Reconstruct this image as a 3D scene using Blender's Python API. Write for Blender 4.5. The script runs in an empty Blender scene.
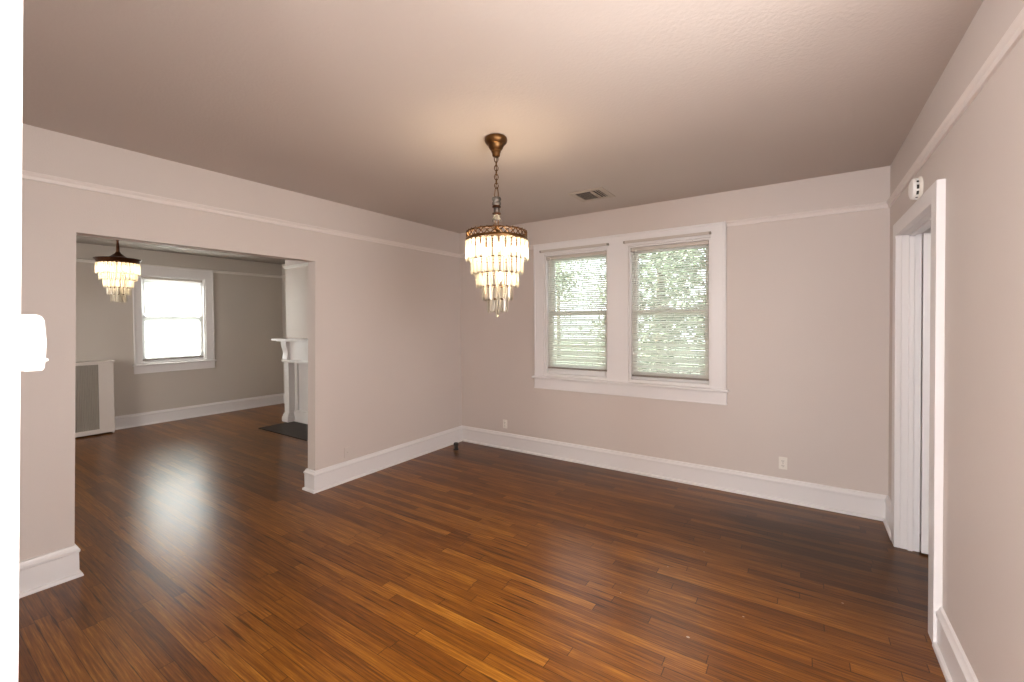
import bpy, bmesh, math, random
from mathutils import Matrix, Vector
R = math.radians
random.seed(7)
scn = bpy.context.scene
col = scn.collection

# ------------------------------------------------------------------ camera
CAM = Vector((3.5757, -4.1766, 1.4832))
yaw, pit, rol = R(33.8508), R(-0.9078), R(-0.45)
F = Vector((-math.sin(yaw)*math.cos(pit), math.cos(yaw)*math.cos(pit), math.sin(pit)))
R0 = Vector((math.cos(yaw), math.sin(yaw), 0)); U0 = R0.cross(F)
RX = math.cos(rol)*R0 + math.sin(rol)*U0
UX = -math.sin(rol)*R0 + math.cos(rol)*U0
cam = bpy.data.cameras.new('camera'); co = bpy.data.objects.new('camera', cam); col.objects.link(co)
cam.sensor_width = 36; cam.lens = 434.3423/1024*36; cam.shift_y = -11.8643/1024; cam.clip_start = .02
M4 = Matrix((RX, UX, -F)).transposed().to_4x4(); M4.translation = CAM
co.matrix_world = M4
scn.camera = co

# ------------------------------------------------------------------ world, sun, large lights, exposure
w = bpy.data.worlds.new('sky'); scn.world = w; w.use_nodes = True
bg = w.node_tree.nodes['Background']; bg.inputs[0].default_value = (.86, .93, 1, 1); bg.inputs[1].default_value = 2.7
def light(name, kind, loc, energy, color, aim=None, **kw):
    l = bpy.data.lights.new(name, kind); o = bpy.data.objects.new(name, l); col.objects.link(o)
    o.location = loc; l.energy = energy; l.color = color
    for k, v in kw.items(): setattr(l, k, v)
    if aim is not None:
        o.rotation_euler = (Vector(aim)-Vector(loc)).to_track_quat('-Z', 'Y').to_euler()
    return o
light('sun', 'SUN', (-8, -3, 6), 38.0, (1, .99, .97), aim=(-8+.85, -3+.18, 6-.5), angle=R(1.5))
# fill added to brighten the far room, out of sight to the left
light('far_room_fill', 'AREA', (-2.4, -5.5, 1.5), 38, (1, .96, .90), aim=(-2.6, 0, .9), shape='RECTANGLE', size=1.4, size_y=1.4)
# added fill behind an unseen opening in the right-hand wall, beside the photographer
light('side_fill', 'AREA', (4.219, -3.3, 1.55), 46, (1, .96, .94), aim=(0, -2.6, 1.2), shape='RECTANGLE', size=1.05, size_y=1.25)
# added area fill, out of view in the hall behind the camera
light('hall_fill', 'AREA', (1.95, -6.8, 1.5), 130, (.95, .97, 1), aim=(3.9, -1.5, 1.5), shape='RECTANGLE', size=1.8, size_y=1.5)
light('jamb_fill', 'POINT', (3.35, -5.0, 2.05), 26, (1, .95, .90), shadow_soft_size=.12)  # point fill added out of view to brighten the near jamb
light('passage_fill', 'POINT', (4.95, -1.3, 2.2), 3, (1, .93, .86), shadow_soft_size=.12)  # weak fill added in the passage to light the doorway jamb
scn.view_settings.view_transform = 'Standard'; scn.view_settings.look = 'None'
scn.view_settings.gamma = 1; scn.view_settings.use_curve_mapping = False
scn.view_settings.exposure = 0.75
scn.cycles.sample_clamp_indirect = 5; scn.cycles.use_adaptive_sampling = False

# ------------------------------------------------------------------ materials
def mat(name):
    m = bpy.data.materials.new(name); m.use_nodes = True
    nt = m.node_tree; b = nt.nodes['Principled BSDF']; return m, nt, b
def node(nt, t, **kw):
    n = nt.nodes.new(t)
    for k, v in kw.items(): setattr(n, k, v)
    return n
def mth(nt, op, a, b=None, c=None):
    n = node(nt, 'ShaderNodeMath', operation=op)
    for i, v in enumerate((a, b, c)):
        if v is None: continue
        if isinstance(v, (int, float)): n.inputs[i].default_value = v
        else: nt.links.new(v, n.inputs[i])
    return n.outputs[0]
def paint(name, c1, c2, rough, scale=1.2, bump=.02, bscale=140, spec=.4):
    m, nt, b = mat(name); L = nt.links.new
    tc = node(nt, 'ShaderNodeTexCoord')
    nz = node(nt, 'ShaderNodeTexNoise'); nz.inputs['Scale'].default_value = scale; nz.inputs['Detail'].default_value = 4
    L(tc.outputs['Object'], nz.inputs['Vector'])
    mx = node(nt, 'ShaderNodeMix', data_type='RGBA'); mx.inputs[6].default_value = (*c1, 1); mx.inputs[7].default_value = (*c2, 1)
    L(nz.outputs['Fac'], mx.inputs[0]); L(mx.outputs[2], b.inputs['Base Color'])
    b.inputs['Roughness'].default_value = rough; b.inputs['Specular IOR Level'].default_value = spec
    if bump:
        n2 = node(nt, 'ShaderNodeTexNoise'); n2.inputs['Scale'].default_value = bscale; n2.inputs['Detail'].default_value = 3
        L(tc.outputs['Object'], n2.inputs['Vector'])
        bp = node(nt, 'ShaderNodeBump'); bp.inputs['Strength'].default_value = bump*5; bp.inputs['Distance'].default_value = .01
        L(n2.outputs['Fac'], bp.inputs['Height']); L(bp.outputs[0], b.inputs['Normal'])
    return m
WALL = paint('wall_paint', (.63, .56, .52), (.67, .595, .55), .55)
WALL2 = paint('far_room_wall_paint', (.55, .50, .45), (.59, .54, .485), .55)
CEIL = paint('ceiling_paint', (.56, .495, .455), (.60, .53, .485), .7, scale=.8, bump=.03, bscale=60)
CEIL_SHADED = paint('far_ceiling_shaded', (.36, .32, .28), (.40, .355, .31), .7, scale=.8, bump=.03, bscale=60)  # copy of the ceiling paint with the far room's shade in its colour
TRIM = paint('white_trim_paint', (.79, .765, .76), (.83, .80, .795), .32, bump=.006, bscale=60)
WHITE = paint('white_plastic', (.84, .82, .79), (.86, .84, .81), .35, bump=0)
CREAM = paint('cream_plastic', (.74, .68, .60), (.78, .72, .64), .4, bump=0)
IVORY = paint('ivory_plastic', (.80, .76, .70), (.82, .78, .72), .35, bump=0)
SLOT = paint('dark_slot', (.03, .028, .025), (.04, .036, .03), .6, bump=0)
GREIGE = paint('rail_shadow_greige', (.56, .50, .45), (.60, .54, .49), .4, bump=0)  # darkened so headrails and valance rails carry the recess shadow in colour
TAUPE = paint('rail_backlit_taupe', (.22, .18, .155), (.26, .215, .185), .45, bump=0)  # backlit shade of the blind bottom rails, put into their colour
GREYMETAL = paint('painted_metal_grille', (.30, .265, .23), (.35, .31, .27), .45, bump=0)
VENTMETAL = paint('vent_metal', (.46, .39, .33), (.52, .44, .37), .45, bump=0)
STONE = paint('dark_hearth_tile', (.030, .022, .018), (.055, .042, .034), .6, scale=14, bump=.02, spec=.15)
BARK = paint('bark', (.12, .09, .06), (.2, .15, .1), .9, scale=9, bump=.05)
LAWN = paint('lawn', (.08, .10, .062), (.13, .15, .11), .9, scale=5, bump=.05)
IRON = paint('black_iron', (.02, .017, .015), (.035, .03, .026), .45, scale=40, bump=.01)

def metal(name, c1, c2, rough):
    m = paint(name, c1, c2, rough, scale=30, bump=.01, bscale=220)
    m.node_tree.nodes['Principled BSDF'].inputs['Metallic'].default_value = 1
    return m
BRASS = metal('antique_brass', (.20, .105, .042), (.12, .06, .025), .38)
BRONZE = metal('dark_bronze', (.12, .055, .03), (.08, .035, .02), .38)

def wood_floor():
    m, nt, b = mat('oak_strip_floor'); L = nt.links.new
    tc = node(nt, 'ShaderNodeTexCoord'); sp = node(nt, 'ShaderNodeSeparateXYZ'); L(tc.outputs['Object'], sp.inputs[0])
    X, Y = sp.outputs[0], sp.outputs[1]
    ry = mth(nt, 'DIVIDE', mth(nt, 'ADD', Y, 20), .0575); row = mth(nt, 'FLOOR', ry); fy = mth(nt, 'FRACT', ry)
    wn = node(nt, 'ShaderNodeTexWhiteNoise', noise_dimensions='1D'); L(row, wn.inputs['W'])
    rx = mth(nt, 'ADD', mth(nt, 'DIVIDE', mth(nt, 'ADD', X, 20), 1.05), mth(nt, 'MULTIPLY', wn.outputs['Value'], 7))
    colm = mth(nt, 'FLOOR', rx); fx = mth(nt, 'FRACT', rx)
    cb = node(nt, 'ShaderNodeCombineXYZ'); L(row, cb.inputs[0]); L(colm, cb.inputs[1])
    w2 = node(nt, 'ShaderNodeTexWhiteNoise', noise_dimensions='3D'); L(cb.outputs[0], w2.inputs['Vector'])
    rnd = w2.outputs['Value']
    # grain: noise stretched along the strip, shifted per strip
    g = node(nt, 'ShaderNodeCombineXYZ'); L(mth(nt, 'MULTIPLY', X, 2.4), g.inputs[0]); L(mth(nt, 'MULTIPLY', Y, 75), g.inputs[1]); L(mth(nt, 'MULTIPLY', rnd, 50), g.inputs[2])
    gn = node(nt, 'ShaderNodeTexNoise'); gn.inputs['Scale'].default_value = 1.6; gn.inputs['Detail'].default_value = 4; gn.inputs['Roughness'].default_value = .68
    L(g.outputs[0], gn.inputs['Vector'])
    val = mth(nt, 'ADD', mth(nt, 'MULTIPLY', rnd, .36), mth(nt, 'MULTIPLY_ADD', gn.outputs['Fac'], 1.35, -.26))
    cr = node(nt, 'ShaderNodeValToRGB'); e = cr.color_ramp.elements
    e[0].position = .08; e[0].color = (.050, .016, .004, 1)
    e[1].position = .98; e[1].color = (.40, .17, .026, 1)
    for p, c in ((.35, (.100, .031, .005)), (.58, (.175, .058, .007)), (.8, (.265, .098, .012))):
        q = e.new(p); q.color = (*c, 1)
    L(val, cr.inputs[0])
    # worn, darkened areas: the walked strip through the opening and old stains by the right-hand door
    def blob(cx, cy, rx_, ry_, soft=.5):
        dx = mth(nt, 'DIVIDE', mth(nt, 'SUBTRACT', X, cx), rx_); dy = mth(nt, 'DIVIDE', mth(nt, 'SUBTRACT', Y, cy), ry_)
        d = mth(nt, 'SQRT', mth(nt, 'ADD', mth(nt, 'MULTIPLY', dx, dx), mth(nt, 'MULTIPLY', dy, dy)))
        mr = node(nt, 'ShaderNodeMapRange', interpolation_type='SMOOTHSTEP'); L(d, mr.inputs[0])
        mr.inputs[1].default_value = 1; mr.inputs[2].default_value = soft*.2; mr.inputs[3].default_value = 0; mr.inputs[4].default_value = 1
        return mr.outputs[0]
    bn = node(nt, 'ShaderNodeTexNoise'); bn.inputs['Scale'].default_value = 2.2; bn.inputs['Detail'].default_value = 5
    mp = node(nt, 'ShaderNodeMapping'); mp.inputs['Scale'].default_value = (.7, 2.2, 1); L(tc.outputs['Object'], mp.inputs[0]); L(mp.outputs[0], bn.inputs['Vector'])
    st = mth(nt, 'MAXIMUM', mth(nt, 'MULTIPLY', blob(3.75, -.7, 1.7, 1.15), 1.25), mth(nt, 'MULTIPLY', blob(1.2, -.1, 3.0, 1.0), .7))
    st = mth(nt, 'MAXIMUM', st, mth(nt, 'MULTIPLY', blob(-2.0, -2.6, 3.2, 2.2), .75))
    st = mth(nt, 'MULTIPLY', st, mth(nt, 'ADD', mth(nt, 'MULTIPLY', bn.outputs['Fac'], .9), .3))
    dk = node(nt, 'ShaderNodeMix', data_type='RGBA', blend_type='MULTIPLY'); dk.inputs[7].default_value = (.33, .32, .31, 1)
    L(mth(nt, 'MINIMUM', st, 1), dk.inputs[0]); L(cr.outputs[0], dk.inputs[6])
    # middle tinted brighter and more golden
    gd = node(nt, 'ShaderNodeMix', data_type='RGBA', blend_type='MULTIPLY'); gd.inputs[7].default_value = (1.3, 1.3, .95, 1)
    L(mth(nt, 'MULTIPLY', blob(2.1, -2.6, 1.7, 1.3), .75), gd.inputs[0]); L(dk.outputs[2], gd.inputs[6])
    # seams
    ey = mth(nt, 'MINIMUM', fy, mth(nt, 'SUBTRACT', 1, fy)); ex = mth(nt, 'MINIMUM', fx, mth(nt, 'SUBTRACT', 1, fx))
    cn = node(nt, 'ShaderNodeTexNoise'); cn.inputs['Scale'].default_value = 3.3; cn.inputs['Detail'].default_value = 2; L(tc.outputs['Object'], cn.inputs['Vector'])
    wd = mth(nt, 'ADD', .022, mth(nt, 'MULTIPLY', mth(nt, 'MAXIMUM', mth(nt, 'SUBTRACT', cn.outputs['Fac'], .56), 0), .55))
    sy = mth(nt, 'LESS_THAN', ey, wd); sx = mth(nt, 'LESS_THAN', ex, .0018)
    seam = mth(nt, 'MAXIMUM', sy, sx)
    sm = node(nt, 'ShaderNodeMix', data_type='RGBA', blend_type='MULTIPLY'); sm.inputs[7].default_value = (.24, .20, .18, 1)
    L(mth(nt, 'MULTIPLY', seam, .85), sm.inputs[0]); L(gd.outputs[2], sm.inputs[6]); # stray drips of pale paint
    sk = None
    for cx, cy, r_ in ((3.13, -2.05, .011), (3.33, -1.75, .007), (2.9, -1.5, .006), (3.05, -1.2, .006), (2.75, -1.9, .005), (3.75, -1.35, .007)):
        q = blob(cx, cy, r_*.9, r_*.65, 3.0); sk = q if sk is None else mth(nt, 'MAXIMUM', sk, q)
    pk = node(nt, 'ShaderNodeMix', data_type='RGBA'); pk.inputs[7].default_value = (.42, .32, .24, 1); L(sk, pk.inputs[0]); L(sm.outputs[2], pk.inputs[6]); L(pk.outputs[2], b.inputs['Base Color'])
    b.inputs['Roughness'].default_value = .29
    b.inputs['Specular IOR Level'].default_value = .29
    hb = mth(nt, 'ADD', mth(nt, 'MULTIPLY', gn.outputs['Fac'], .25), mth(nt, 'MULTIPLY', rnd, .35))
    hb = mth(nt, 'SUBTRACT', hb, mth(nt, 'MULTIPLY', seam, .25))
    bp = node(nt, 'ShaderNodeBump'); bp.inputs['Strength'].default_value = .10; bp.inputs['Distance'].default_value = .004
    L(hb, bp.inputs['Height']); L(bp.outputs[0], b.inputs['Normal'])
    return m
FLOOR = wood_floor()

def blindmat(name, trans, c=(.86, .85, .80)):
    m, nt, b = mat(name); L = nt.links.new
    b.inputs['Base Color'].default_value = (*c, 1); b.inputs['Roughness'].default_value = .45
    t = node(nt, 'ShaderNodeBsdfTranslucent'); t.inputs[0].default_value = (*c, 1)
    mx = node(nt, 'ShaderNodeMixShader'); mx.inputs[0].default_value = trans
    L(b.outputs[0], mx.inputs[1]); L(t.outputs[0], mx.inputs[2]); L(mx.outputs[0], nt.nodes['Material Output'].inputs[0])
    return m
BLIND = blindmat('vinyl_blind_slat', .85, (.92, .91, .88))
BLINDFAR = blindmat('thin_white_blind_slat', .8, (.90, .90, .89))

def glass():
    m, nt, b = mat('window_glass'); L = nt.links.new
    nt.nodes.remove(b)
    g = node(nt, 'ShaderNodeBsdfGlossy'); g.inputs['Roughness'].default_value = .02
    t = node(nt, 'ShaderNodeBsdfTransparent'); t.inputs[0].default_value = (.95, .97, .96, 1)
    f = node(nt, 'ShaderNodeFresnel'); f.inputs[0].default_value = 1.45
    mx = node(nt, 'ShaderNodeMixShader'); L(f.outputs[0], mx.inputs[0]); L(t.outputs[0], mx.inputs[1]); L(g.outputs[0], mx.inputs[2])
    L(mx.outputs[0], nt.nodes['Material Output'].inputs[0]); return m
GLASS = glass()
def crystal(name, c, tl, tr):
    m, nt, b = mat(name); L = nt.links.new
    nt.nodes.remove(b)
    g = node(nt, 'ShaderNodeBsdfGlossy'); g.inputs['Roughness'].default_value = .06
    t = node(nt, 'ShaderNodeBsdfTransparent'); t.inputs[0].default_value = (*tr, 1)
    l = node(nt, 'ShaderNodeBsdfTranslucent'); l.inputs[0].default_value = (*c, 1)
    m1 = node(nt, 'ShaderNodeMixShader'); m1.inputs[0].default_value = tl
    L(t.outputs[0], m1.inputs[1]); L(l.outputs[0], m1.inputs[2])
    f = node(nt, 'ShaderNodeFresnel'); f.inputs[0].default_value = 1.6
    mx = node(nt, 'ShaderNodeMixShader'); L(f.outputs[0], mx.inputs[0]); L(m1.outputs[0], mx.inputs[1]); L(g.outputs[0], mx.inputs[2])
    L(mx.outputs[0], nt.nodes['Material Output'].inputs[0]); return m
CRYSTAL = crystal('cut_crystal', (1, .96, .88), .66, (.98, .965, .93))
SMOKEGLASS = crystal('clear_glass_bead', (.9, .9, .88), .3, (.9, .91, .92))
def emit(name, c, s):
    m, nt, b = mat(name); b.inputs['Base Color'].default_value = (*c, 1)
    b.inputs['Emission Color'].default_value = (*c, 1); b.inputs['Emission Strength'].default_value = s; return m
BULB = emit('lit_bulb', (1, .84, .60), 7)
def leafmat():
    m, nt, b = mat('leaf'); L = nt.links.new
    oi = node(nt, 'ShaderNodeTexCoord'); nz = node(nt, 'ShaderNodeTexNoise'); nz.inputs['Scale'].default_value = 6; L(oi.outputs['Object'], nz.inputs['Vector'])
    cr = node(nt, 'ShaderNodeValToRGB'); cr.color_ramp.elements[0].position = .3; cr.color_ramp.elements[0].color = (.10, .135, .078, 1)
    cr.color_ramp.elements[1].position = .7; cr.color_ramp.elements[1].color = (.31, .36, .25, 1)
    L(nz.outputs['Fac'], cr.inputs[0]); L(cr.outputs[0], b.inputs['Base Color']); b.inputs['Roughness'].default_value = .5
    t = node(nt, 'ShaderNodeBsdfTranslucent'); L(cr.outputs[0], t.inputs[0])
    mx = node(nt, 'ShaderNodeMixShader'); mx.inputs[0].default_value = .4
    L(b.outputs[0], mx.inputs[1]); L(t.outputs[0], mx.inputs[2]); L(mx.outputs[0], nt.nodes['Material Output'].inputs[0]); return m
LEAF = leafmat()

# ------------------------------------------------------------------ mesh helpers
class MB:
    def __init__(s): s.v = []; s.f = []
    def add(s, vs, fs):
        o = len(s.v); s.v += [tuple(p) for p in vs]; s.f += [tuple(i+o for i in f) for f in fs]; return s
    def box(s, x0, x1, y0, y1, z0, z1):
        x0, x1 = min(x0, x1), max(x0, x1); y0, y1 = min(y0, y1), max(y0, y1); z0, z1 = min(z0, z1), max(z0, z1)
        return s.add([(x0, y0, z0), (x1, y0, z0), (x1, y1, z0), (x0, y1, z0), (x0, y0, z1), (x1, y0, z1), (x1, y1, z1), (x0, y1, z1)],
                     [(0, 3, 2, 1), (4, 5, 6, 7), (0, 1, 5, 4), (1, 2, 6, 5), (2, 3, 7, 6), (3, 0, 4, 7)])
    def prism(s, poly, axis, a, b):       # poly in the other two axes (in x,y,z order), extruded along axis
        def P(p, t):
            q = list(p); q.insert(axis, t); return tuple(q)
        n = len(poly)
        vs = [P(p, a) for p in poly]+[P(p, b) for p in poly]
        return s.add(vs, [tuple(range(n))[::-1], tuple(range(n, 2*n))]+[(i, (i+1) % n, n+(i+1) % n, n+i) for i in range(n)])
    def lathe(s, prof, n=24, c=(0, 0), axis='Z', close=True):   # prof: (radius, z)
        vs = []; fs = []
        for r, z in prof:
            for k in range(n):
                a = 2*math.pi*k/n; vs.append((c[0]+r*math.cos(a), c[1]+r*math.sin(a), z))
        m = len(prof)
        for i in range(m-1):
            for k in range(n):
                k2 = (k+1) % n; fs.append((i*n+k, i*n+k2, (i+1)*n+k2, (i+1)*n+k))
        if close: fs.append(tuple(range(n))[::-1]); fs.append(tuple(range((m-1)*n, m*n)))
        return s.add(vs, fs)
    def tube(s, pts, r, n=8, closed=False):
        pts = [Vector(p) for p in pts]; m = len(pts); vs = []; fs = []
        for i, p in enumerate(pts):
            a = pts[(i-1) % m] if (closed or i > 0) else p; b = pts[(i+1) % m] if (closed or i < m-1) else p
            t = (b-a).normalized(); up = Vector((0, 0, 1)) if abs(t.z) < .9 else Vector((1, 0, 0))
            u = t.cross(up).normalized(); v = u.cross(t)
            for k in range(n):
                g = 2*math.pi*k/n; vs.append(p+r*(math.cos(g)*u+math.sin(g)*v))
        for i in range(m if closed else m-1):
            j = (i+1) % m
            for k in range(n):
                k2 = (k+1) % n; fs.append((i*n+k, i*n+k2, j*n+k2, j*n+k))
        if not closed: fs.append(tuple(range(n))[::-1]); fs.append(tuple(range((m-1)*n, m*n)))
        return s.add(vs, fs)
    def xf(s, M):
        s.v = [tuple(M @ Vector(p)) for p in s.v]; return s
    def build(s, name, m, parent=None, smooth=None, bevel=0, loc=None):
        me = bpy.data.meshes.new(name)
        off = Vector(loc) if loc is not None else Vector((0, 0, 0))
        me.from_pydata([tuple(Vector(p)-off) for p in s.v], [], s.f); me.materials.append(m)
        bm = bmesh.new(); bm.from_mesh(me); bmesh.ops.recalc_face_normals(bm, faces=bm.faces); bm.to_mesh(me); bm.free()
        if smooth:
            me.polygons.foreach_set('use_smooth', [True]*len(me.polygons)); me.set_sharp_from_angle(angle=R(smooth))
        o = bpy.data.objects.new(name, me); col.objects.link(o); o.location = off
        if bevel:
            bv = o.modifiers.new('bevel', 'BEVEL'); bv.width = bevel; bv.segments = 2; bv.limit_method = 'ANGLE'; bv.angle_limit = R(40)
        if parent: o.parent = parent
        return o
def tag(o, label, cat, kind=None, group=None):
    o['label'] = label; o['category'] = cat
    if kind: o['kind'] = kind
    if group: o['group'] = group
    return o
def empty(name, loc, label, cat, kind=None, group=None, rz=0):
    o = bpy.data.objects.new(name, None); col.objects.link(o); o.location = loc; o.rotation_euler.z = rz; o.empty_display_size = .1
    return tag(o, label, cat, kind, group)
def sweep(path, prof, i0, i1):
    """mitred run of a moulding profile (out from the wall, height) along path[i0..i1]; the room lies on the left of the path"""
    P = [Vector(p) for p in path]
    def nrm(a, b): d = (b-a).normalized(); return Vector((-d.y, d.x))
    def off(i):
        n1 = nrm(P[i-1], P[i]) if i > 0 else None; n2 = nrm(P[i], P[i+1]) if i < len(P)-1 else None
        if n1 is None: return n2
        if n2 is None: return n1
        return (n1+n2)/(1+n1.dot(n2))
    n = len(prof); m = MB(); vs = []; fs = []
    for i in range(i0, i1+1):
        o = off(i)
        for d, z in prof: vs.append((P[i].x+o.x*d, P[i].y+o.y*d, z))
    for i in range(i1-i0):
        for k in range(n):
            k2 = (k+1) % n; fs.append((i*n+k, i*n+k2, (i+1)*n+k2, (i+1)*n+k))
    fs.append(tuple(range(n))); fs.append(tuple(range((i1-i0)*n, (i1-i0+1)*n)))
    return m.add(vs, fs)

# ------------------------------------------------------------------ the room shell
W, H = 4.099, 2.6
T = .115                                   # thickness of the wall with the wide opening
OB1, OT1, OB2, OT2, OH = -3.511, -3.468, -1.985, -1.949, 2.036   # the opening's slightly out-of-plumb edges
FX, FY = -4.55, .20                        # far room: window wall, back wall
YN = -4.06                                 # room face of the wall the photographer stands in
JX = 2.576                                 # jamb beside the photographer
S = 'structure'

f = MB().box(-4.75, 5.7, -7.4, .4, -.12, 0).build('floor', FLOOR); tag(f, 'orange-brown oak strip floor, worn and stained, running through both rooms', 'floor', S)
c = MB().box(-T/2, 5.7, -7.4, .4, H, H+.12).build('ceiling', CEIL); tag(c, 'plain pinkish beige plaster ceiling over the main room', 'ceiling', S)
c = MB().box(-4.75, -T/2, -7.4, .4, H, H+.12).build('ceiling_far', CEIL_SHADED); tag(c, 'sliver of ceiling above the far room window, shade put into its colour', 'ceiling', S)

m = MB().prism([(-5.6, 0), (OB1, 0), (OT1, OH), (OT2, OH), (OB2, 0), (FY, 0), (FY, H), (-5.6, H)], 0, -T, 0)
tag(m.build('wall_left', WALL), 'beige left wall with the wide uncased opening into the far room', 'wall', S)
WX1, WX2, WX3, WX4, WZ1, WZ2 = 1.215, 1.945, 2.155, 2.898, .885, 2.218
m = MB()
m.box(0, WX1, 0, .16, 0, H).box(WX4, W+.13, 0, .16, 0, H).box(WX1, WX4, 0, .16, 0, WZ1).box(WX1, WX4, 0, .16, WZ2, H).box(WX2, WX3, 0, .16, WZ1, WZ2)
tag(m.build('wall_back', WALL), 'beige back wall holding the pair of blinded windows', 'wall', S)
DY1, DY2, DH, CW = -1.40, -.465, 2.02, .10
m = MB().prism([(-7.2, 0), (DY1-.012, 0), (DY1-.012, DH+.012), (DY2+.012, DH+.012), (DY2+.012, 0), (0, 0), (0, H), (-7.2, H)], 0, W, W+.13)
m = MB()
SY1, SY2, SZ1, SZ2 = -3.85, -2.75, .9, 2.2  # opening added out of view, to let the side fill in
DYa, DYb, DHa = DY1-.012, DY2+.012, DH+.012
for y0, y1, z0, z1 in ((-7.2, SY1, 0, H), (SY1, SY2, 0, SZ1), (SY1, SY2, SZ2, H), (SY2, DYa, 0, H), (DYa, DYb, DHa, H), (DYb, 0, 0, H)):
    m.box(W, W+.095, y0, y1, z0, z1)
tag(m.build('wall_right', WALL), 'beige right wall with the white cased doorway', 'wall', S)
m = MB().box(0, JX-.125, YN-.14, YN, 0, H).box(JX-.125, JX-.02, YN-.14, YN-.04, 0, H)
tag(m.build('wall_front', WALL), 'near wall end at the left picture edge, beside the white jamb', 'wall', S)
# hall behind the camera
m = MB().box(1.1, 1.2, -7.2, YN-.14, 0, H); tag(m.build('wall_hall_left', WALL), 'beige side wall of the hall behind the photographer', 'wall', S)
m = MB().box(1.1, W+.13, -7.35, -7.2, 0, H); tag(m.build('wall_hall_end', WALL), 'beige end wall of the hall behind the photographer', 'wall', S)
# far room
AY1, AY2, AZ1, AZ2 = -1.905, -1.068, .905, 2.225
m = MB()
m.box(FX-.16, FX, -5.6, AY1, 0, H).box(FX-.16, FX, AY2, FY, 0, H).box(FX-.16, FX, AY1, AY2, 0, AZ1).box(FX-.16, FX, AY1, AY2, AZ2, H)
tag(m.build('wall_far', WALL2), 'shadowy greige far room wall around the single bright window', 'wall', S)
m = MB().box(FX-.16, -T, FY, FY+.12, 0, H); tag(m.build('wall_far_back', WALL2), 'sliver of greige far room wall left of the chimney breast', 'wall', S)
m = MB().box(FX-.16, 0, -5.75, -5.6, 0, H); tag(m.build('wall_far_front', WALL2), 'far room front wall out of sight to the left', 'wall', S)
CX0, CX1, CY = -3.15, -.95, -.5
m = MB().box(CX0, CX1, CY, FY, 0, H); tag(m.build('wall_chimney', WALL), 'greige chimney breast rising above the white mantel', 'wall', S)
# passage through the right-hand doorway
m = MB().box(W+.13, 5.6, -.14, 0, 0, H); tag(m.build('wall_passage_end', TRIM), 'pale wall of the passage seen through the right doorway', 'wall', S)
m = MB().box(5.5, 5.6, -3, -.14, 0, H); tag(m.build('wall_passage_side', TRIM), 'pale side wall of the passage beyond the right doorway', 'wall', S)
m = MB().box(W+.13, 5.6, -3.14, -3, 0, H); tag(m.build('wall_passage_near', TRIM), 'pale near wall of the passage beyond the right doorway', 'wall', S)

# baseboards
BASE = [(0, 0), (.034, 0), (.034, .006), (.031, .016), (.021, .022), (.019, .022), (.019, .142), (.024, .148), (.024, .160), (.019, .166), (.014, .172), (.011, .183), (.004, .187), (0, .187)]
def base(name, path, i0, i1, label):
    return tag(sweep(path, BASE, i0, i1).build(name, TRIM, smooth=35), label, 'baseboard', S)
main = [(W, DY2+CW), (W, 0), (0, 0), (0, OB2), (-T, OB2), (-T, FY), (CX1, FY)]
base('baseboard_right', main, 0, 1, 'short white baseboard between the back corner and the right door casing')
base('baseboard_back', main, 1, 2, 'long white baseboard under the pair of windows')
base('baseboard_left', main, 2, 5, 'white baseboard on the left wall, wrapping the right end of the opening')
base('baseboard_right', [(W, -7.2), (W, DY1-CW)], 0, 1, 'white baseboard at the bottom right corner, running up to the near door casing')
base('baseboard_left', [(-T, -5.6), (-T, OB1), (0, OB1), (0, YN)], 0, 3, 'white baseboard wrapping the left end of the opening, bottom left of the photo')
far = [(CX0, CY), (CX0, FY), (FX, FY), (FX, -2.27)]
base('baseboard_far', far, 1, 3, 'white baseboard of the far room under its window')
# picture rails
RZ = 2.318
def rail(name, z, path, i0, i1, label, m=TRIM):
    prof = [(0, z-.022), (.010, z-.021), (.014, z-.010), (.013, z-.002), (.022, z+.006), (.025, z+.014), (.022, z+.021), (.010, z+.024), (0, z+.024)]
    return tag(sweep(path, prof, i0, i1).build(name, m, smooth=35), label, 'picture rail', S)
loop = [(W, -7.2), (W, 0), (0, 0), (0, YN)]
RAIL = paint('rail_paint', (.76, .69, .65), (.80, .73, .69), .4, bump=0)
rail('trim_1', RZ, loop, 0, 1, 'picture rail on the right wall above the doorway', RAIL)
rail('trim_2', RZ, [(W, -1), (W, 0), (3.022, 0)], 1, 2, 'picture rail on the back wall right of the windows', RAIL)
rail('trim_3', RZ, [(1.083, 0), (0, 0), (0, -1)], 0, 1, 'picture rail stub on the back wall behind the chandelier', RAIL)
rail('trim_4', RZ, loop, 2, 3, 'picture rail on the left wall above the wide opening', RAIL)
RAIL2 = paint('far_rail_paint', (.74, .70, .65), (.78, .74, .69), .4, bump=0)
rail('trim_5', 2.365, [(-T, FY), (CX1, FY), (CX1, CY), (CX0, CY), (CX0, FY), (FX, FY), (FX, -5.6)], 1, 4, 'picture rail around the chimney breast above the mantel', RAIL2)
rail('trim_6', 2.365, [(CX0, FY), (FX, FY), (FX, -5.6)], 0, 2, 'picture rail on the far room wall above its window', RAIL2)

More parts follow.
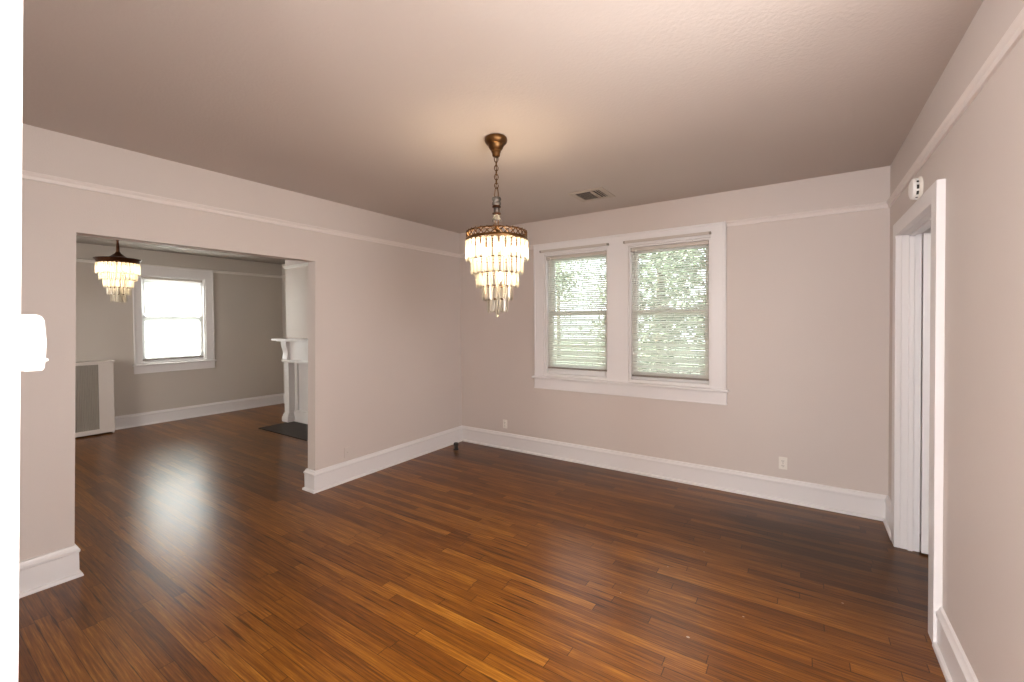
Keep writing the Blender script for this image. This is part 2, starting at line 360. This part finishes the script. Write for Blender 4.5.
# ------------------------------------------------------------------ right doorway: casing, jamb, stop
CT = .031
t = tag(MB().box(W-CT, W, DY2, DY2+CW, 0, DH+.085).box(W-CT, W, DY1-CW, DY1, 0, DH+.085).box(W-CT, W, DY1, DY2, DH, DH+.085)
        .build('door_1', TRIM, bevel=.003), 'white casing, jamb and open leaf of the doorway in the right wall', 'doorway', S)
MB().box(W, W+.095, DY2, DY2+.012, 0, DH+.012).box(W, W+.095, DY1-.012, DY1, 0, DH+.012).box(W, W+.095, DY1, DY2, DH, DH+.012).build('jamb', TRIM, t, bevel=.002)
MB().box(W+.035, W+.06, DY2-.012, DY2, 0, DH-.012).box(W+.035, W+.06, DY1, DY1+.012, 0, DH-.012).box(W+.035, W+.06, DY1, DY2, DH-.012, DH).build('door_stop', TRIM, t, bevel=.002)
x0, x1, ya, yb = W+.0965, W+.90, DY2-.035, DY2
lf = MB().box(x0, x1, ya+.008, yb-.008, .012, DH-.006)
for a_, b_ in ((x0, x0+.11), (x1-.11, x1)): lf.box(a_, b_, ya, yb, .012, DH-.006)
for a_, b_ in ((.012, .22), (.86, .98), (DH-.12, DH-.006)): lf.box(x0+.11, x1-.11, ya, yb, a_, b_)
lf.build('door_leaf', TRIM, t, bevel=.002)
for z in (.25, 1.0, 1.78): MB().box(W+.064, W+.094, DY2-.003, DY2-.0, z, z+.09).build('hinge', TRIM, t, bevel=.002)
# the jamb and casing the photographer stands beside (a little out of plumb)
def lean(mb): mb.v = [(x, y+(z-1.46)*.022 if y > YN+.01 else y, z) for x, y, z in mb.v]; return mb
t = tag(lean(MB().box(JX-.125, JX, YN-.04, YN+.017, 0, 2.6)).build('door_2', TRIM), 'white door casing filling the left edge of the photo', 'doorway', S)
MB().box(JX-.02, JX, YN-.14, YN-.04, 0, 2.6).build('jamb', TRIM, t)

# ------------------------------------------------------------------ windows
def sash(x0, x1, z0, z1, y0, y1, bot, top, st=.045):
    return MB().box(x0, x0+st, y0, y1, z0, z1).box(x1-st, x1, y0, y1, z0, z1).box(x0+st, x1-st, y0, y1, z0, z0+bot).box(x0+st, x1-st, y0, y1, z1-top, z1)
def window(name, x0, x1, z0, z1, zm, label):
    """built facing -Y with the room face at y=0"""
    fr = MB().box(x0, x0+.018, 0, .16, z0, z1).box(x1-.018, x1, 0, .16, z0, z1).box(x0+.018, x1-.018, 0, .16, z1-.018, z1).box(x0+.018, x1-.018, .0, .16, z0, z0+.03)
    fr.box(x0+.018, x0+.028, .05, .065, z0+.03, z1-.018).box(x1-.028, x1-.018, .05, .065, z0+.03, z1-.018)
    r = tag(fr.build(name, TRIM, bevel=.002), label, 'window', S)
    a, b = x0+.018, x1-.018
    lo = sash(a, b, z0+.03, zm+.02, .066, .098, .07, .038).build('sash', TRIM, r, bevel=.003)
    MB().box(a+.045, b-.045, .080, .084, z0+.10, zm-.018).build('pane', GLASS, lo)
    up = sash(a, b, zm-.02, z1-.018, .104, .136, .038, .05).build('sash', TRIM, r, bevel=.003)
    MB().box(a+.045, b-.045, .118, .122, zm+.018, z1-.068).build('pane', GLASS, up)
    lock = MB().box((a+b)/2-.025, (a+b)/2+.025, .070, .095, zm+.02, zm+.032).build('sash_lock', BRASS, r, bevel=.003)
    return r
window('window_1', WX1, WX2, WZ1, WZ2, 1.572, 'left double-hung window of the pair in the back wall')
window('window_2', WX3, WX4, WZ1, WZ2, 1.572, 'right double-hung window of the pair in the back wall')
def casing(name, x0, x1, z0, z1, zt, mull, label, apr=.108, m=TRIM):
    """flat casing with a back band, stool and apron; x0..x1 outer edges; mull = list of (inner edges)"""
    mb = MB()
    xs = [x0]+[q for p in mull for q in p]+[x1]
    for i in range(0, len(xs), 2): mb.box(xs[i], xs[i+1], -.019, 0, z0, zt)
    r = MB(); mb.box(x0, x1, -.0195, 0, z1, zt)
    t = tag(mb.build(name, m, bevel=.002), label, 'window casing', S)
    MB().box(x0, x0+.02, -.03, -.019, z0, zt).box(x1-.02, x1, -.03, -.019, z0, zt).box(x0+.02, x1-.02, -.03, -.019, zt-.02, zt).build('back_band', m, t, bevel=.004)
    MB().box(x0-.022, x1+.022, -.052, .0, z0-.024, z0).build('stool', m, t, bevel=.008)
    ap = MB().box(x0-.004, x1+.004, -.018, 0, z0-.024-apr, z0-.024).box(x0-.006, x1+.006, -.022, -.002, z0-.030-apr, z0-.018-apr).build('apron', m, t, bevel=.003)
    return t
casing('trim_7', 1.085, 3.0205, WZ1, WZ2, 2.339, [(WX1, WX2), (WX3, WX4)], 'white casing, stool and apron framing the pair of back windows')

def blind(loc, rz, x0, x1, z0, z1, yc, tilt, mm, label, pitch=.0212, sw=.0255, group=None):
    r = empty('window_blind', loc, label, 'blind', group=group, rz=rz)
    MB().box(x0, x1, yc-.018, yc+.018, z1-.032, z1).build('headrail', GREIGE, r, bevel=.002)
    sl = MB(); n = int((z1-.05-z0-.02)/pitch); ct, st = math.cos(tilt), math.sin(tilt)
    for k in range(n+1):
        z = z0+.026+k*pitch; sag = .0016*math.sin(k*1.9+x0*7)
        prof = []
        for q in (-1, -.33, .33, 1):
            u = q*sw/2; cv = .0022*(1-q*q); prof.append((yc+u*ct-cv*st, z+sag+u*st+cv*ct))
        low = [(y+.0004*st, zz-.0005*ct) for y, zz in prof[::-1]]
        sl.prism(prof+low, 0, x0+.003, x1-.003)
    sl.build('slat_panel', mm, r, smooth=50)
    MB().box(x0+.002, x1-.002, yc-.013, yc+.013, z0, z0+.017).build('bottom_rail', TAUPE, r, bevel=.003)
    for fx in (.14, .5, .86):
        x = x0+(x1-x0)*fx
        MB().tube([(x, yc-.0125, z0+.016), (x, yc-.0125, z1-.03)], .0009, 5).build('ladder_cord', WHITE, r)
    MB().tube([(x0+.05, yc-.024, z1-.02), (x0+.052, yc-.026, z1-.55)], .004, 8).build('tilt_wand', WHITE, r, smooth=60)
    for x in (x0-.001, x1+.001):
        MB().box(x-.004, x+.004, yc-.021, yc+.016, z1-.036, z1+.001).build('end_bracket', GREYMETAL, r)
    return r
G = 'mini blinds on the back windows'
blind((0, 0, 0), 0, WX1+.022, WX2-.022, .975, 2.196, .026, R(42), BLIND, 'white mini blind on the left window of the back wall', group=G)
blind((0, 0, 0), 0, WX3+.022, WX4-.022, .945, 2.196, .026, R(40), BLIND, 'wider white mini blind on the right window of the back wall', group=G)
def rod(x0, x1, label):
    r = empty('blind_valance_rail', ((x0+x1)/2, 0, 2.252), label, 'rail', group='valance rails over the back windows')
    c = (x0+x1)/2
    MB().box(x0-c+.006, x1-c-.006, -.050, -.046, -.012, .012).box(x0-c+.006, x1-c-.006, -.046, -.036, -.012, -.008).box(x0-c+.006, x1-c-.006, -.046, -.030, .008, .012).build('rail_channel', GREIGE, r, bevel=.001)
    for s in (x0-c, x1-c):
        MB().box(s-.009, s+.009, -.052, -.0195, -.011, .011).build('bracket', GREYMETAL, r, bevel=.002)
rod(1.185, 1.955, 'slim rail with dark end brackets above the left back window blind')
rod(2.125, 2.895, 'slim rail with dark end brackets above the right back window blind')

# far room window: local frame with x along world +Y... rotated so that its room face looks to +X
def to_far(o):
    # local (x, y) -> world (FX - y, x): +90 degree turn about Z
    o.matrix_world = Matrix.Translation((FX, 0, 0)) @ Matrix.Rotation(R(90), 4, 'Z') @ o.matrix_world
    return o
o = window('window_3', AY1, AY2, AZ1, AZ2, 1.606, 'bright single double-hung window in the far room'); to_far(o)
o = casing('trim_8', -1.99, -.95, AZ1, AZ2, 2.372, [(AY1, AY2)], 'white casing, stool and apron of the far room window'); to_far(o)
blind((FX, 0, 0), R(90), AY1+.006, AY2-.006, .955, 2.205, .052, R(-68), BLINDFAR, 'closed glowing white blind on the far room window')

# ------------------------------------------------------------------ radiator cover in the far room
COVER = paint('beige_cover_paint', (.66, .595, .55), (.70, .635, .59), .4, bump=0)
rc = empty('radiator_cover', (FX, -2.79, 0), 'pale beige radiator cover with grey fluted grille in the far room', 'radiator cover')
hw = .52; dx = .222
for y in (-hw, hw-.02): MB().box(.0, dx-.02, y, y+.02, .0, .972).build('side_panel', COVER, rc, bevel=.002)
MB().box(dx-.02, dx, -hw, -hw+.155, .02, .972).box(dx-.02, dx, hw-.155, hw, .02, .972).box(dx-.02, dx, -hw+.155, hw-.155, .955, .972).box(dx-.02, dx, -hw+.155, hw-.155, .02, .080).build('front_frame', COVER, rc, bevel=.003)
gm = MB(); n = 44; y0, y1 = -hw+.155, hw-.155; pts = []
for k in range(n*4+1):
    y = y0+(y1-y0)*k/(n*4); pts.append((dx-.012+.004*math.sin(k*math.pi/2), y))
pts = pts+[(dx-.018, y1), (dx-.018, y0)]
gm.prism([(p[0], p[1]) for p in pts], 2, .080, .955); gm.build('grille', GREYMETAL, rc)
MB().box(.0, dx+.014, -hw-.015, hw+.015, .972, .998).build('top_board', COVER, rc, bevel=.006)

# ------------------------------------------------------------------ fireplace mantel and hearth
MZ = .012
h = MB()
h.box(-2.85, -1.25, -1.085, CY, 0, MZ)
hearth = tag(h.build('hearth', STONE, bevel=.004), 'dark tiled hearth slab set in the floor before the white mantel', 'hearth')
MX = -2.05
fm = empty('fireplace_mantel', (MX, CY, MZ), 'white wooden mantel against the chimney breast in the far room', 'mantel')
for s in (-1, 1):
    a = s*.90; b = s*.775
    p = MB().box(a, b, -.15, 0, .14, .905).box(a-s*.0+s*.0, b, -.15, 0, .0, .14)
    MB().box(a, b, -.15, 0, .13, .905).build('pilaster', TRIM, fm, bevel=.005)
    MB().box(a+s*.022, b-s*.022, -.185, 0, 0, .075).box(a+s*.014, b-s*.014, -.175, -.01, .075, .105).box(a+s*.006, b-s*.006, -.165, -.01, .105, .130).build('plinth', TRIM, fm, bevel=.006)
    br = [(0, .935), (-.158, .935), (-.170, .950), (-.166, .985), (-.160, 1.02), (-.162, 1.06), (-.172, 1.10), (-.184, 1.14), (-.190, 1.18), (-.188, 1.212), (0, 1.212)]
    MB().prism(br, 0, a+s*.006, b-s*.006).build('bracket', TRIM, fm, smooth=40)
MB().box(-.90, .90, -.125, 0, .935, 1.212).build('frieze', TRIM, fm, bevel=.003)
MB().box(-.925, .925, -.178, 0, .905, .935).box(-.915, .915, -.165, 0, .893, .905).build('bed_moulding', TRIM, fm, bevel=.005)
MB().box(-1.02, 1.02, -.275, 0, 1.226, 1.252).box(-.96, .96, -.235, 0, 1.212, 1.226).build('shelf', TRIM, fm, bevel=.006)
MB().box(-.775, .775, -.035, 0, .0, .893).box(-.775, -.70, -.06, -.035, .17, .893).box(.70, .775, -.06, -.035, .17, .893).build('inner_panel', TRIM, fm, bevel=.003)
MB().box(-.775, .775, -.075, -.035, 0, .145).box(-.775, .775, -.068, -.035, .145, .17).box(-.775, .775, -.09, -.075, 0, .02).build('base_board', TRIM, fm, bevel=.004)

# ------------------------------------------------------------------ outlets, detector, thermostat, vent, pipe
def outlet(name, loc, rz, m, label, face=True):
    r = empty(name, loc, label, 'outlet', rz=rz)
    MB().box(-.030, .030, -.006, 0, -.050, .050).build('cover_plate', m, r, bevel=.003)
    if True:
        for s in (-1, 1):
            q = MB().lathe([(.0165, 0), (.0165, .003)], 20); q.xf(Matrix.Translation((0, -.006, s*.0195)) @ Matrix.Rotation(R(90), 4, 'X')); o = q.build('receptacle', m, r)
            if face: MB().box(-.0075, -.0050, -.0098, -.0088, s*.0195-.004, s*.0195+.006).box(.0050, .0075, -.0098, -.0088, s*.0195-.004, s*.0195+.005).box(-.002, .002, -.0098, -.0088, s*.0195-.011, s*.0195-.007).build('slot', SLOT, o)
        MB().xf(Matrix()).lathe([(.003, -.0075), (.003, -.006)], 10).xf(Matrix.Rotation(R(90), 4, 'X') @ Matrix.Translation((0, 0, .0135))).build('screw', GREYMETAL, r)
    return r
outlet('wall_outlet', (.668, 0, .288), 0, IVORY, 'ivory wall outlet near the room corner, left of the windows')
outlet('wall_outlet', (3.44, 0, .311), 0, IVORY, 'ivory wall outlet low on the back wall, right of the windows')
outlet('wall_outlet', (0, -1.659, .268), R(90), WALL, 'outlet painted over in wall colour on the left wall', face=False)

sd = empty('smoke_detector', (W, -1.00, 2.186), 'round white detector with dark vent slots above the right doorway', 'smoke detector')
Ry = Matrix.Rotation(R(-90), 4, 'Y')
MB().lathe([(.062, 0), (.062, .010), (.058, .014)], 40).xf(Ry).build('base_plate', CREAM, sd, smooth=40)
MB().lathe([(.050, .014), (.050, .025)], 36).xf(Ry).build('vent_ring', SLOT, sd, smooth=40)
MB().lathe([(.056, .025), (.057, .031), (.053, .039), (.038, .045), (.012, .047), (.001, .047)], 40).xf(Ry).build('cover', WHITE, sd, smooth=40)
for k in range(10):
    a = k*math.pi/5
    MB().box(.048, .057, -.005, .005, .013, .026).xf(Ry @ Matrix.Rotation(a, 4, 'Z')).build('rib', WHITE, sd)

th = empty('thermostat', (2.50, YN+.017, 1.456), 'white rounded wall control on the door casing at the left edge', 'thermostat')
MB().box(-.046, .046, 0, .008, -.045, .045).build('back_plate', WHITE, th, bevel=.002)
prof = [(.006, -.046), (.006, .046), (.022, .046), (.028, .043), (.031, .036), (.0328, .0), (.031, -.030), (.0295, -.042), (.027, -.046)]
MB().prism([(y, z) for y, z in prof], 0, -.048, .046).build('cover', WHITE, th, smooth=40, bevel=.0015)
MB().box(.02, .044, .029, .0345, -.031, -.026).build('lever', WHITE, th, bevel=.001)

vt = empty('ceiling_vent', (2.028, -.59, H), 'metal ceiling register with louvres near the back windows', 'vent')
a, b, i, j = .158, .160, .110, .112
MB().box(-a, a, -b, -j, -.008, 0).box(-a, a, j, b, -.008, 0).box(-a, -i, -j, j, -.008, 0).box(i, a, -j, j, -.008, 0).build('frame', VENTMETAL, vt, bevel=.003)
MB().box(-i, i, -j, j, -.002, 0).build('backing', SLOT, vt)
def louv(along, p, q, c, zt=.55):
    mb = MB().box(-.011, .011, p, q, -.0008, .0008)
    mb.xf(Matrix.Translation((c, 0, -.008)) @ Matrix.Rotation(zt, 4, 'Y'))
    if along == 'x': mb.xf(Matrix.Rotation(R(-90), 4, 'Z'))
    return mb
k = 0
for q in [-.09+.0257*n for n in range(8)]:
    louv('x', -i+.002, .035, q, .38).build('louvre', VENTMETAL, vt)
for q in [.052, .078, .10]:
    louv('y', -j+.002, j-.002, q, .4).build('louvre', VENTMETAL, vt)
MB().box(.034, .040, -j, j, -.016, -.002).build('divider', VENTMETAL, vt)

pp = empty('pipe_stub', (.205, -.345, 0), 'short black capped pipe standing on the floor in the room corner', 'pipe')
MB().lathe([(.030, 0), (.030, .006), (.024, .010)], 20).build('flange', IRON, pp, smooth=40)
MB().lathe([(.021, .008), (.021, .062)], 20).build('pipe', IRON, pp, smooth=40)
MB().lathe([(.026, .050), (.028, .054), (.028, .074), (.022, .081), (.006, .083)], 20).build('cap', IRON, pp, smooth=40)

# ------------------------------------------------------------------ chandeliers
def prism_crystal(wd, h):
    """flat-backed cut prism hanging from a wire: triangular section, pointed foot, small bead on top"""
    m = MB(); a = wd/2; d = wd*.42
    z = [0, -.006, -h+.012, -h]
    sec = [(-a, 0), (-a*.5, -d*.45), (0, -d*.08), (a*.5, -d*.45), (a, 0), (a*.5, d*.55), (0, d*.1), (-a*.5, d*.55)]
    sc = [.55, 1, 1, .35]
    vs = [(p[0]*s, p[1]*s, zz) for zz, s in zip(z, sc) for p in sec]
    n = len(sec); fs = [(i*n+k, i*n+(k+1) % n, (i+1)*n+(k+1) % n, (i+1)*n+k) for i in range(3) for k in range(n)]
    fs += [tuple(range(n))[::-1], tuple(range(3*n, 4*n))]
    m.add(vs, fs)
    return m
TIERS = [(.180, 1.974, .118, 32), (.149, 1.866, .094, 26), (.119, 1.780, .086, 20), (.085, 1.702, .086, 14), (.053, 1.625, .082, 8)]
def link_pts(r, h, n=16):
    return [(r*math.cos(2*math.pi*k/n), 0, h*math.sin(2*math.pi*k/n)) for k in range(n)]
def bulbs(parent, c, z, rr, n, energy, sz=.017):
    for k in range(n):
        a = 2*math.pi*k/n+.35; x, y = rr*math.cos(a), rr*math.sin(a)
        b = MB().lathe([(.006, z+.03), (.011, z+.022), (sz, z), (sz*.9, z-.014), (sz*.5, z-.026), (.002, z-.031)], 14, (x, y)).build('bulb', BULB, parent, smooth=60)
        MB().lathe([(.010, z+.024), (.012, z+.026), (.012, z+.058), (.008, z+.06)], 12, (x, y)).build('socket', BRASS, b, smooth=40)
C1 = (2.031, -2.031)
ch = empty('chandelier', (*C1, 0), 'tiered crystal chandelier hanging from a brass chain before the windows', 'chandelier')
MB().lathe([(.060, H), (.066, H-.006), (.069, H-.018), (.066, H-.030), (.056, H-.042), (.048, H-.047), (.046, H-.056), (.038, H-.072), (.029, H-.080), (.029, H-.088), (.025, H-.092), (.023, H-.112), (.018, H-.117), (.004, H-.119)], 32).build('canopy', BRASS, ch, smooth=30)
# chain with its cord
cn = empty_chain = MB()
z = 2.482; k = 0
while z > 2.31:
    l = MB().tube(link_pts(.0115, .0175), .0029, 6, closed=True); l.xf(Matrix.Translation((0, 0, z-.014)) @ Matrix.Rotation(R(45)+k*R(90), 4, 'Z'))
    l.build('chain_link', BRASS, ch, smooth=60); z -= .0265; k += 1
MB().tube([(.003*math.sin(i*.9), .003*math.cos(i*.9), 2.48-.0095*i) for i in range(20)], .0022, 6).build('lamp_cord', BRASS, ch, smooth=60)
# hook pair above and below the glass spindle
for zz, hh in ((2.282, .055), (2.105, .065)):
    for s in (-1, 1):
        MB().tube([(s*.003, 0, zz+.02), (s*.010, 0, zz+.008), (s*.0135, 0, zz-hh*.5), (s*.0135, 0, zz-hh)], .0032, 6).build('hanger', BRASS, ch, smooth=60)
MB().lathe([(.012, 2.245), (.026, 2.238), (.029, 2.226), (.021, 2.216), (.026, 2.208), (.028, 2.196), (.018, 2.186)], 16).build('glass_bead', SMOKEGLASS, ch, smooth=30)
MB().lathe([(.025, 2.188), (.026, 2.183), (.026, 2.178), (.014, 2.175)], 20).build('spindle_collar', BRONZE, ch, smooth=40)
MB().lathe([(.014, 2.176), (.018, 2.170), (.018, 2.150), (.014, 2.145)], 16).build('glass_bead', SMOKEGLASS, ch, smooth=30)
MB().lathe([(.014, 2.147), (.026, 2.144), (.026, 2.138), (.016, 2.134)], 20).build('spindle_collar', BRONZE, ch, smooth=40)
MB().lathe([(.016, 2.135), (.020, 2.128), (.022, 2.115), (.029, 2.103), (.031, 2.097), (.010, 2.099)], 16).build('glass_bead', SMOKEGLASS, ch, smooth=30)
MB().lathe([(.010, 2.060), (.014, 2.054), (.012, 2.046), (.020, 2.034), (.030, 2.026), (.034, 2.018), (.032, 2.014), (.006, 2.012)], 20).build('hub', BRASS, ch, smooth=40)
for k in range(4):
    a = k*math.pi/2+.4
    MB().tube([(.02*math.cos(a), .02*math.sin(a), 2.018), (.10*math.cos(a), .10*math.sin(a), 2.004), (.176*math.cos(a), .176*math.sin(a), 1.995)], .004, 6).build('arm', BRASS, ch, smooth=60)
# pierced lattice crown band
rb = .182
band = MB()
for z0, z1, r0 in ((1.978, 1.994, rb+.003), (2.023, 2.031, rb+.001)):
    band.lathe([(r0, z0), (r0+.003, (z0+z1)/2), (r0, z1), (r0-.005, z1), (r0-.005, z0)], 64, close=False)
    n = 64; o = len(band.v)-5*n
    band.f += [(o+4*n+k, o+4*n+(k+1) % n, o+(k+1) % n, o+k) for k in range(n)]
nb = 30
for k in range(nb):
    for s in (-1, 1):
        pts = []
        for q in range(5):
            a = 2*math.pi*(k+s*(q/4-.5))/nb; pts.append((rb*math.cos(a), rb*math.sin(a), 1.990+.036*q/4))
        band.tube(pts, .0034, 5)
    a = 2*math.pi*k/nb
    band.lathe([(.0005, 2.027), (.0035, 2.031), (.0035, 2.033), (.0005, 2.036)], 6, (rb*math.cos(a), rb*math.sin(a)))
band.build('crown_band', BRASS, ch, smooth=40)
def tier_ring(r, z, parent, m):
    return MB().tube([(r*math.cos(2*math.pi*k/48), r*math.sin(2*math.pi*k/48), z) for k in range(48)], .0032, 6, closed=True).build('tier_ring', m, parent, smooth=60)
for r, z, h, n in TIERS:
    tr = tier_ring(r, z, ch, BRASS)
    o = None
    for k in range(n):
        a = 2*math.pi*(k+.5*(n % 3))/n
        if o is None:
            o = prism_crystal(min(.0300, 2*math.pi*r/n*.80), h).build('crystal', CRYSTAL, tr); q = o
        else:
            q = o.copy(); col.objects.link(q); q.parent = tr
        q.location = ((r+.004)*math.cos(a), (r+.004)*math.sin(a), z-.001); q.rotation_euler.z = a-math.pi/2
MB().tube([(0, 0, 2.015), (0, 0, 1.62)], .005, 8).build('stem', BRASS, ch, smooth=60)
for r, z, h, n in TIERS[1:]:
    sp = MB()
    for k in range(4):
        a = k*math.pi/2+.8; sp.tube([(0, 0, z), (r*math.cos(a), r*math.sin(a), z)], .002, 5)
    sp.build('spoke', BRASS, ch)
MB().lathe([(.002, 1.570), (.012, 1.562), (.016, 1.545), (.012, 1.527), (.002, 1.515)], 8).build('drop_crystal', CRYSTAL, ch)
MB().tube([(0, 0, 1.63), (0, 0, 1.57)], .0012, 5).build('drop_wire', BRASS, ch)
bulbs(ch, C1, 1.925, .105, 5, 0)
for k in range(5):
    a = 2*math.pi*k/5+.35
    light('chandelier_light', 'POINT', (C1[0]+.105*math.cos(a), C1[1]+.105*math.sin(a), 1.918), 1.7, (1, .79, .52), shadow_soft_size=.04)
light('chandelier_light', 'POINT', (C1[0]+.02, C1[1], 1.76), 2.4, (1, .79, .52), shadow_soft_size=.04)  # extra low fill, added to make the lower crystal tiers glow
MB().lathe([(.006, 1.79), (.011, 1.782), (.016, 1.76), (.014, 1.745), (.002, 1.73)], 14, (.02, 0)).build('bulb', BULB, ch, smooth=60)  # added bulb body around the low fill

# the far room's chandelier: wider spreading crown, same kind of tiers
C2 = (-2.3, -2.706)
c2 = empty('chandelier', (*C2, 0), 'smaller looking crystal chandelier with dark flared crown, in the far room', 'chandelier')
MB().lathe([(.062, H), (.062, H-.012), (.05, H-.035), (.03, H-.05), (.016, H-.065), (.012, H-.075)], 24).build('canopy', BRONZE, c2, smooth=40)
MB().lathe([(.013, H-.07), (.010, 2.40), (.013, 2.36), (.009, 2.35), (.013, 2.30), (.015, 2.25), (.012, 2.235), (.018, 2.225)], 16).build('stem', BRONZE, c2, smooth=40)
MB().lathe([(.016, 2.245), (.026, 2.225), (.046, 2.208), (.058, 2.195), (.075, 2.185), (.12, 2.172), (.17, 2.166), (.186, 2.168), (.190, 2.164), (.176, 2.150), (.168, 2.128), (.162, 2.122), (.156, 2.124), (.160, 2.140), (.10, 2.150), (.012, 2.160)], 40).build('crown', BRONZE, c2, smooth=30)
dz = .152
T2 = [(.163, 2.122, .118, 30), (.140, 2.018, .076, 26), (.108, 1.952, .083, 20), (.082, 1.872, .078, 15), (.054, 1.802, .082, 9)]
for r, z, h, n in T2:
    tr = tier_ring(r, z, c2, BRONZE)
    mb = MB()
    for k in range(n):
        a = 2*math.pi*k/n; q = prism_crystal(min(.034, 2*math.pi*r/n*.92), h)
        q.xf(Matrix.Translation(((r+.003)*math.cos(a), (r+.003)*math.sin(a), z)) @ Matrix.Rotation(a-math.pi/2, 4, 'Z')); mb.add(q.v, q.f)
    mb.build('crystal_fringe', CRYSTAL, tr)
MB().tube([(0, 0, 2.155), (0, 0, 1.80)], .005, 8).build('centre_rod', BRASS, c2, smooth=60)
for r, z, h, n in T2:
    sp = MB()
    for k in range(4):
        a = k*math.pi/2+.8; sp.tube([(0, 0, z), (r*math.cos(a), r*math.sin(a), z)], .002, 5)
    sp.build('spoke', BRASS, c2)
bulbs(c2, C2, 2.07, .085, 4, 0)
for k in range(4):
    a = 2*math.pi*k/4+.35
    light('far_chandelier_bulb', 'POINT', (C2[0]+.085*math.cos(a), C2[1]+.085*math.sin(a), 2.065), 1.3, (1, .79, .52), shadow_soft_size=.04)
light('far_chandelier_bulb', 'POINT', (C2[0]+.01, C2[1], 1.93), 1.6, (1, .79, .52), shadow_soft_size=.04)

# ------------------------------------------------------------------ outside
MB().box(-30, 30, -20, 40, -.75, -.65).build('lawn', LAWN); tag(bpy.data.objects['lawn'], 'green lawn outside the house', 'lawn', S)
def tree(x, y, h, rad, n, seed, label, zb=.6):
    rg = random.Random(seed)
    r = empty('tree', (x, y, -.65), label, 'tree', group='trees behind the blinds')
    MB().lathe([(.16, 0), (.12, .5), (.10, h*.5), (.05, h*.85), (.01, h*.95)], 10).build('trunk', BARK, r, smooth=50)
    m = MB()
    clumps = [(rg.gauss(0, .5)*rad, rg.gauss(0, .5)*rad, zb+rg.random()*(h-zb), rad*rg.uniform(.25, .5)) for _ in range(26)]
    for _ in range(n):
        cx, cy, cz, cr = rg.choice(clumps)
        p = Vector((cx, cy, cz))+Vector((rg.gauss(0, 1), rg.gauss(0, 1), rg.gauss(0, 1)))*cr*.55
        M = Matrix.Translation(p) @ Matrix.Rotation(rg.uniform(0, 6.3), 4, 'Z') @ Matrix.Rotation(rg.uniform(-1.2, 1.2), 4, 'X')
        s = rg.uniform(.05, .1)
        m.add([M @ Vector(q) for q in ((-s*.5, 0, 0), (0, -s, .01), (s*.5, 0, 0), (0, s, .01))], [(0, 1, 2, 3)])
    m.build('foliage', LEAF, r)
tree(-2.9, 4.9, 4.6, 1.15, 4200, 1, 'leafy tree outside, seen through the left back window blind')
tree(1.5, 3.6, 4.0, 1.05, 4200, 2, 'leafy tree outside, seen through the right back window blind')
tree(-2.6, 12.5, 7.5, 2.6, 5200, 3, 'tall tree outside, standing behind two nearer leafy trees')
tree(-8.6, 19, 10, 3.2, 6000, 4, 'tallest tree outside, far behind the left back window blind')
